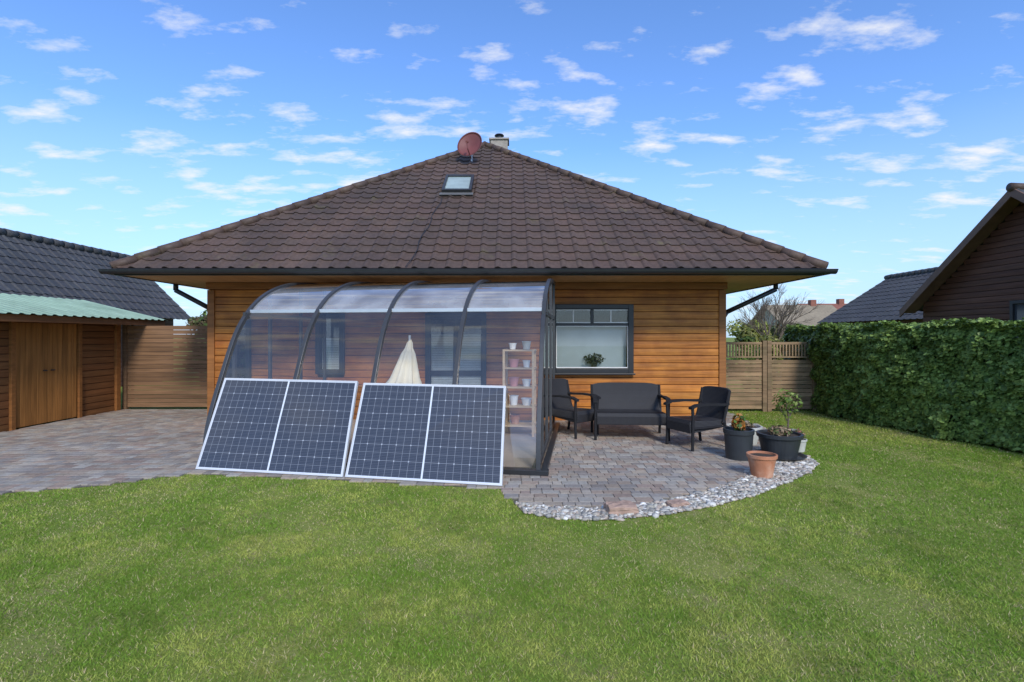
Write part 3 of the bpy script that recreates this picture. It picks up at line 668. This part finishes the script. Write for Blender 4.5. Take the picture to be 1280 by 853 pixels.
for i in range(len(ys)-1):
    for j in range(2): a=3*i+j; fs.append((a,a+3,a+4,a+1))
mb.add(vs,fs); rr=mb.obj('roof',mt_green,shed,off=SO)
MB().box(-7.97,-7.93,5.2,11.7,1.83,1.945).add([(-7.97,11.68,1.84),(-9.75,11.68,2.29),(-9.75,11.68,2.39),(-7.97,11.68,1.94),(-7.97,11.7,1.84),(-9.75,11.7,2.29),(-9.75,11.7,2.39),(-7.97,11.7,1.94)],[(0,1,2,3),(7,6,5,4)]).obj('fascia',mt_shed,rr,off=SO)
# ---------------------------------------------------------------- fences
def fence(name,x0,x1,y,h,slat,gap,mat,label,ylat=None,np_=3):
    e=top(name,((x0+x1)/2,y,0),label,'fence'); O=((x0+x1)/2,y,0)
    mb=MB(); z_=.06; 
    ht=h if ylat is None else h-.32
    mb.box(x0+.1,x0+.16,y+.025,y+.04,.05,ht,(.6,.6,.6)); mb.box(x1-.16,x1-.1,y+.025,y+.04,.05,ht,(.6,.6,.6))
    while z_+slat<=ht+.01:
        k=random.uniform(.8,1.2); yo=random.uniform(-.003,.003); mb.box(x0,x1,y+yo,y+.02+yo,z_,z_+slat,(k,k*.98,k*.96)); z_+=slat+gap
    mb.obj('slat_panel',mat,e,off=O)
    if ylat:
        lt=MB(); x=x0+.03
        while x<x1-.02:
            k=random.uniform(.8,1.2); lt.box(x,x+.03,y,y+.015,ht+.02,h-.04,(k,k,k)); x+=.065
        lt.box(x0,x1,y-.006,y+.022,h-.05,h,(1.1,1.1,1.1)); lt.box(x0,x1,y-.006,y+.022,ht-.01,ht+.02,(1.1,1.1,1.1)); lt.obj('lattice_top',mat,e,off=O)
    for i in range(np_):
        x=x0+(x1-x0)*i/(np_-1); MB().box(x-.045,x+.045,y-.035,y+.055,0,h+.03,(.8,.8,.8)).obj('post',mat,e,off=O,bevel=.006)
    return e
fence('slat_fence',-8.38,-5.75,11.1,1.9,.085,.008,mt_fence,'brown horizontal slat fence between shed and house',np_=2)
fence('lattice_fence',4.1,5.32,10.8,1.47,.075,.012,mt_fence2,'weathered low timber fence with lattice top',ylat=1,np_=2)
fence('lattice_fence',5.42,6.38,10.8,1.47,.075,.012,mt_fence2,'weathered low timber fence with lattice top',ylat=1,np_=2)
# ---------------------------------------------------------------- hedge
hp=[(6.75,12.6),(6.3,10.7),(6.22,10.2),(6.38,9.3),(6.6,8.2),(6.85,7.1),(7.1,5.9),(7.3,4.6)]
hp3=[Vector((a,b,0)) for a,b in hp]; seglen=[(b-a).length for a,b in zip(hp3[:-1],hp3[1:])]; tot=sum(seglen)
def hpath(s):
    s=np.asarray(s); acc=np.cumsum([0]+seglen)
    X=np.interp(s,acc,[p[0] for p in hp]); Y=np.interp(s,acc,[p[1] for p in hp])
    e=.15; X2=np.interp(s+e,acc,[p[0] for p in hp]);Y2=np.interp(s+e,acc,[p[1] for p in hp]); X1=np.interp(s-e,acc,[p[0] for p in hp]);Y1=np.interp(s-e,acc,[p[1] for p in hp])
    dx,dy=X2-X1,Y2-Y1; l=np.hypot(dx,dy); return X,Y,dy/l*1.0,-dx/l
n=54000; HH=1.76
s=rng.uniform(0,tot,n); z_=rng.uniform(0.02,HH,n); X,Y,nx,ny=hpath(s)
f=np.where(nx>0,-1,1); nx,ny=nx*f,ny*f
disp=.18*vn(s,z_,1.6)+.18*vn(s+4,z_,4.5)+.10*vn(s,z_+7,11)-.22
depth=rng.random(n)**2*.14
rnd=np.clip((z_-HH+.24)/.24,0,1)**2*.18
off_=disp-depth-rnd
P=np.stack([X+nx*off_,Y+ny*off_,z_+.03*vn(s,z_,3)],1); N=np.stack([nx,ny,.6+rng.random(n)*.6],1)
nt_=26000
s2=rng.uniform(0,tot,nt_); X,Y,nx2,ny2=hpath(s2); f=np.where(nx2>0,-1,1); w_=rng.uniform(-.02,1.3,nt_)
P2=np.stack([X-nx2*f*w_,Y-ny2*f*w_,HH-.07+.14*vn(s2,w_,3.3)+.07*vn(s2,w_,9)-rng.random(nt_)**2*.12],1); N2=np.stack([np.zeros(nt_),np.zeros(nt_),np.ones(nt_)],1)
nb=8000; w3=rng.uniform(0,1.2,nb); z3=rng.uniform(0,1.75,nb)
P3=np.stack([6.75+w3,12.6+rng.random(nb)*.1,z3],1); N3=np.stack([np.zeros(nb),np.ones(nb),np.ones(nb)*.3],1)
PP=np.concatenate([P,P2,P3]); NNN=np.concatenate([N,N2,N3])
V,F=leafcards(PP,NNN,.036*rng.uniform(.6,1.35,len(PP)),.75)
t=np.clip(rng.normal(.45,.30,len(PP))+.5*(vn(PP[:,1],PP[:,2],2.3)-.5),0,1)[:,None]
cc=np.array([.07,.125,.026])*(1-t)+np.array([.30,.42,.10])*t; cc*=rng.uniform(.8,1.2,(len(PP),1))
hedge=top('hedge',(6.7,8.5,0),'tall clipped dense green hedge bordering the lawn','hedge')
mk_np('foliage',V,F,leaf_mat('hedge_leaf',(1,1,1),.45,.2),cc,parent=hedge,off=(6.7,8.5,0))
core=MB(); ss=np.linspace(0,tot,24); X,Y,a_,b_=hpath(ss); f=np.where(a_>0,-1,1); a_,b_=a_*f,b_*f; vs=[]
for i in range(24):
    for o_,zz in ((-.28,0),(-.30,1.54),(-1.2,1.54),(-1.25,0)): vs.append((X[i]+a_[i]*o_,Y[i]+b_[i]*o_,zz))
fs=[]
for i in range(23):
    for j in range(3): fs.append((4*i+j,4*i+j+1,4*i+j+5,4*i+j+4))
fs+=[(0,1,2,3),(92,93,94,95)]
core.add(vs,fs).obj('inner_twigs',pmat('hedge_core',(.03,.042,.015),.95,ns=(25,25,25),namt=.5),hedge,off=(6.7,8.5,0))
# ---------------------------------------------------------------- neighbour houses
nh=top('neighbour_house',(-15,12,0),'house with dark grey tiled gable roof behind the shed','house'); O=(-15,12,0)
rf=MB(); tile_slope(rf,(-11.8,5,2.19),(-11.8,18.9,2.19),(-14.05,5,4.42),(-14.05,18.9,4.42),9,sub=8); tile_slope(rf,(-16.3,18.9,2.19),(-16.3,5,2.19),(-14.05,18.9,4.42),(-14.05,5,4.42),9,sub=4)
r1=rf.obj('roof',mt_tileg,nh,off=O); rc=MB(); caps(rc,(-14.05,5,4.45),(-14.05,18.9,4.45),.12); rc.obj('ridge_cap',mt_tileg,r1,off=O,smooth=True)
mb=MB(); siding(mb,(-12.3,5.3),(-12.3,18.6),0,2.3,.15,(1,0)); siding(mb,(-15.8,18.6),(-12.3,18.6),0,4.1,.15,(0,1),srange=lambda z:(max(0,(z-2.2)),min(3.5,3.5-(z-2.2)) if z>2.2 else 3.5)); siding(mb,(-15.8,5.3),(-12.3,5.3),0,4.1,.15,(0,-1),srange=lambda z:(max(0,(z-2.2)),min(3.5,3.5-(z-2.2)) if z>2.2 else 3.5))
mb.obj('wall',mt_nwall,nh,off=O)
ng=top('neighbour_house',(13,11.3,0),'dark red-brown timber house with gable and brown tiled roof','house'); O=(13,11.3,0)
RY,RZ,E1,E2,EZr=11.26,4.84,7.9,14.5,2.3; k_=(RZ-EZr)/(E2-RY)
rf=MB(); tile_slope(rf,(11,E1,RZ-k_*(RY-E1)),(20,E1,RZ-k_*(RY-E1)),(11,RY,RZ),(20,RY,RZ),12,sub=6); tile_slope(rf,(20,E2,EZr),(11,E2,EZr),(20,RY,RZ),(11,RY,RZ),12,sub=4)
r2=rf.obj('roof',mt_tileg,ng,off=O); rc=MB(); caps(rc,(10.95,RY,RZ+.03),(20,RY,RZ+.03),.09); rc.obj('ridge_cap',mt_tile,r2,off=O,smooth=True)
mb=MB()
for (ya,yb) in ((E1,RY),(E2,RY)):
    za=RZ-k_*abs(RY-ya); zb=RZ
    for (x0,x1,d0,d1) in ((10.97,11.01,-.17,.03),(11.01,11.42,-.06,-.035)):
        mb.add([(x,y_,z_+d) for x in (x0,x1) for (y_,z_) in ((ya,za),(yb,zb)) for d in (d0,d1)],[(0,1,3,2),(4,6,7,5),(0,4,5,1),(2,3,7,6),(0,2,6,4),(1,5,7,3)])
mb.obj('bargeboard',mt_verge,r2,off=O)
mb=MB(); siding(mb,(11.4,8.2),(11.4,14.2),0,4.8,.14,(-1,0),[(2.3,3.45,1.3,2.35)],srange=lambda z:(0,6) if z<2.4 else (max(0,(RY-8.2)-(RZ-.08-z)/k_),min(6,(RY-8.2)+(RZ-.08-z)/k_)))
siding(mb,(11.4,8.2),(19.6,8.2),0,2.4,.14,(0,-1)); siding(mb,(19.6,14.2),(11.4,14.2),0,2.4,.14,(0,1))
w_=mb.obj('wall',mt_nwall,ng,off=O)
mb=MB(); mb.box(11.36,11.44,10.45,10.52,1.25,2.4).box(11.36,11.44,11.62,11.69,1.25,2.4).box(11.36,11.44,10.52,11.62,2.33,2.4).box(11.36,11.44,10.52,11.62,1.25,1.32).box(11.38,11.43,11.05,11.09,1.32,2.33)
ww=mb.obj('window',mt_black,ng,off=O); MB().box(11.41,11.43,10.52,11.62,1.32,2.33).obj('window_glass',pmat('dark_glazing',(.05,.06,.07),.08),ww,off=O)
n2=top('neighbour_house',(18,21,0),'low house with dark grey tiled roof beyond the hedge','house'); O=(18,21,0)
rf=MB(); tile_slope(rf,(14.6,24.5,2.2),(14.6,17,2.2),(18,24.5,4.36),(18,17,4.36),11,sub=6); tile_slope(rf,(21.4,17,2.2),(21.4,24.5,2.2),(18,17,4.36),(18,24.5,4.36),11,sub=4)
r3=rf.obj('roof',mt_tileg,n2,off=O); rc=MB(); caps(rc,(18,17,4.4),(18,24.6,4.4),.12); rc.obj('ridge_cap',mt_tileg,r3,off=O,smooth=True)
mb=MB(); siding(mb,(15,24.2),(15,17.3),0,2.4,.15,(-1,0)); siding(mb,(15,17.3),(21,17.3),0,4.2,.15,(0,-1),srange=lambda z:(0,6) if z<2.3 else ((z-2.3)/.63,6-(z-2.3)/.63)); siding(mb,(21,24.2),(15,24.2),0,4.2,.15,(0,1),srange=lambda z:(0,6) if z<2.3 else ((z-2.3)/.63,6-(z-2.3)/.63))
mb.obj('wall',mt_nwall,n2,off=O)
def farhouse(x,y,w,d,eh,rh,mroof,label,rz=0):
    e=top('distant_house',(x,y,0),label,'house',rotz=rz)
    mb=MB(); mb.box(-w/2,w/2,-d/2,d/2,0,eh); mb.add([(-w/2,-d/2,eh),(-w/2,d/2,eh),(-w/2,0,eh+rh)],[(0,1,2)]); mb.add([(w/2,-d/2,eh),(w/2,d/2,eh),(w/2,0,eh+rh)],[(2,1,0)]); wl=mb.obj('wall',mt_plaster,e)
    o_=.4; rr=MB(); 
    for s_ in (-1,1): rr.add([(-w/2-o_,s_*(d/2+o_),eh-.25),(w/2+o_,s_*(d/2+o_),eh-.25),(w/2+o_,0,eh+rh+.05),(-w/2-o_,0,eh+rh+.05),(-w/2-o_,s_*(d/2+o_),eh-.4),(w/2+o_,s_*(d/2+o_),eh-.4),(w/2+o_,0,eh+rh-.1),(-w/2-o_,0,eh+rh-.1)],[(0,1,2,3),(7,6,5,4),(0,4,5,1),(0,3,7,4),(1,5,6,2)])
    ro=rr.obj('roof',mroof,e)
    MB().box(w*.2,w*.2+.5,-.25,.25,eh+rh-.5,eh+rh+.5).obj('chimney',mt_brickred,ro)
    for i in range(3): MB().box(-w*.35+i*w*.3,-w*.35+i*w*.3+1,-d/2-.03,-d/2+.02,.9,2.1).obj('window',mt_room,wl)
farhouse(30.8,50,5,8,2.6,2.1,mt_brickred,'distant house with a red clay tiled roof')
farhouse(26.2,47,5.5,7,2.5,1.9,mt_tan,'distant house with a tan roof behind shrubs')
# ---------------------------------------------------------------- trees and shrubs
def branchy(mb,p,d,L,r,lev):
    q=p+d*L; mb.cyl(p,q,r,r*.68,6 if lev>1 else 4,caps=False)
    if lev==0: return
    for i in range(3 if lev>1 else 4):
        ax=Vector([random.gauss(0,1) for _ in range(3)]).normalized(); nd=(d+ax*.55+Vector((0,0,.12))).normalized()
        branchy(mb,p+d*L*random.uniform(.55,1),nd,L*random.uniform(.6,.85),r*.6,lev-1)
def bare(x,y,h,label):
    e=top('bare_tree',(x,y,0),label,'tree'); mb=MB(); tw=MB()
    mb.cyl((0,0,0),(0,0,h*.3),.10,.08,8)
    for i in range(4):
        a=i*1.6; branchy(tw,Vector((0,0,h*.27)),Vector((math.cos(a)*.5,math.sin(a)*.5,1)).normalized(),h*.27,.036,4)
    mb.obj('trunk',mt_bark,e); tw.obj('crown',mt_bark,e)
bare(9.9,19.5,3.4,'small leafless tree with fine twigs'); bare(11.6,23,4.0,'small leafless tree with fine twigs')
def shrub(x,y,w,h,n,size,cols,label,cat='shrub',trunk=.0,name='shrub'):
    e=top(name,(x,y,0),label,cat)
    Ps=[];Ns=[];cl=[]
    for i in range(14):
        a=random.uniform(0,6.28); rr=random.uniform(0,.6)*w; cz=trunk+random.uniform(.25,.8)*(h-trunk); rad=random.uniform(.28,.42)*w
        m_=n//14; u=rng.normal(size=(m_,3)); u/=np.linalg.norm(u,axis=1)[:,None]; r_=rng.random(m_)**.35
        Ps.append(np.array([math.cos(a)*rr,math.sin(a)*rr,cz])+u*r_[:,None]*np.array([rad,rad,rad*.75])); Ns.append(u+np.array([0,0,.4])); k=random.uniform(.7,1.3); cl.append(np.array(cols)[rng.integers(0,len(cols),m_)]*rng.uniform(.7,1.3,(m_,1))*k)
    P=np.concatenate(Ps);P[:,2]=np.maximum(P[:,2],.02); V,F=leafcards(P,np.concatenate(Ns),size*rng.uniform(.6,1.3,len(P)))
    mk_np('crown',V,F,mt_leaf,np.concatenate(cl),parent=e)
    mb=MB()
    for i in range(5):
        a=i*1.26; mb.cyl((0,0,0),(math.cos(a)*w*.4,math.sin(a)*w*.4,h*.65),.04,.015,6)
    mb.obj('trunk',mt_bark,e)
G=[(.10,.17,.03),(.14,.21,.04),(.07,.12,.02)]; Yg=[(.26,.28,.06),(.20,.22,.05),(.30,.29,.09)]
shrub(6.25,13.6,.7,1.85,4000,.05,G,'rounded green shrub behind the lattice fence')
shrub(8.3,16,.8,1.9,3500,.06,Yg,'yellow-green shrub behind the lattice fence')
shrub(15.5,33,2.0,2.9,5000,.12,Yg,'distant low yellow-green tree with rounded crown','tree',.4,'distant_tree')
shrub(18.6,34,1.8,2.6,4000,.13,[(.18,.17,.08),(.14,.16,.06)],'distant low olive tree with rounded crown','tree',.4,'distant_tree')
shrub(22,40,2.2,2.6,4000,.14,[(.18,.15,.09),(.13,.13,.06)],'distant low brownish tree with rounded crown','tree',.4,'distant_tree')
shrub(-8.3,13.8,.8,2.75,4500,.05,[(.08,.13,.035),(.12,.13,.05),(.14,.1,.05)],'green and bronze shrub behind the slat fence')
shrub(-9.6,16.5,.9,3.0,4000,.06,G,'green shrub behind the slat fence')
# ---------------------------------------------------------------- light, sky, camera
el=math.radians(36); az=math.radians(165)
sv=Vector((math.sin(az)*math.cos(el),math.cos(az)*math.cos(el),math.sin(el)))
L=bpy.data.lights.new('sun','SUN'); L.energy=3.0; L.angle=math.radians(12); L.color=(1,.94,.85)
lo=bpy.data.objects.new('sun',L); COL.objects.link(lo); lo.rotation_euler=sv.to_track_quat('Z','Y').to_euler(); lo.location=(5,-10,20)
W=bpy.data.worlds.new('World'); S.world=W; W.use_nodes=True; nt=W.node_tree; bg=nt.nodes['Background']
sky=nt.nodes.new('ShaderNodeTexSky'); sky.sky_type='NISHITA'; sky.sun_disc=False; sky.sun_elevation=el; sky.sun_rotation=az; sky.ozone_density=1.6; sky.dust_density=.6
tc=nt.nodes.new('ShaderNodeTexCoord'); sp=nt.nodes.new('ShaderNodeSeparateXYZ'); nt.links.new(tc.outputs['Generated'],sp.inputs[0])
den=M(nt,'ADD',M(nt,'MAXIMUM',sp.outputs[2],0),.14)
cb=nt.nodes.new('ShaderNodeCombineXYZ'); nt.links.new(M(nt,'DIVIDE',sp.outputs[0],den),cb.inputs[0]); nt.links.new(M(nt,'MULTIPLY',M(nt,'DIVIDE',sp.outputs[1],den),1.7),cb.inputs[1]); cb.inputs[2].default_value=7.3
n1=noise(nt,cb.outputs[0],4.4,10,.57); n2_=noise(nt,cb.outputs[0],.8,3,.5)
dens=M(nt,'ADD',M(nt,'MULTIPLY',n1,.85),M(nt,'MULTIPLY',n2_,.34))
mask=rng_map(nt,dens,.620,.78,0,1)
mask=M(nt,'MULTIPLY',mask,rng_map(nt,sp.outputs[2],.0,.05,0,1),clamp=True)
skyc=vscale(nt,sky.outputs[0],M(nt,'ADD',0,.158))
tint=mixc(nt,1.0,skyc,(.92,1.24,1.72),'MULTIPLY')
haze=mixc(nt,rng_map(nt,sp.outputs[2],.0,.34,.8,.0),tint,(.55,.73,.97))
final=mixc(nt,M(nt,'MULTIPLY',mask,.9),haze,(.97,.97,.98))
nt.links.new(final,bg.inputs[0]); bg.inputs[1].default_value=1.0
cam=bpy.data.cameras.new('camera'); cam.lens=18; cam.sensor_width=36; cam.clip_end=1500; cam.shift_y=-.005
co=bpy.data.objects.new('camera',cam); COL.objects.link(co); co.location=(0,0,1.6); co.rotation_euler=(math.radians(90),0,0); S.camera=co
S.view_settings.view_transform='Standard'; S.view_settings.look='None'; S.view_settings.exposure=0
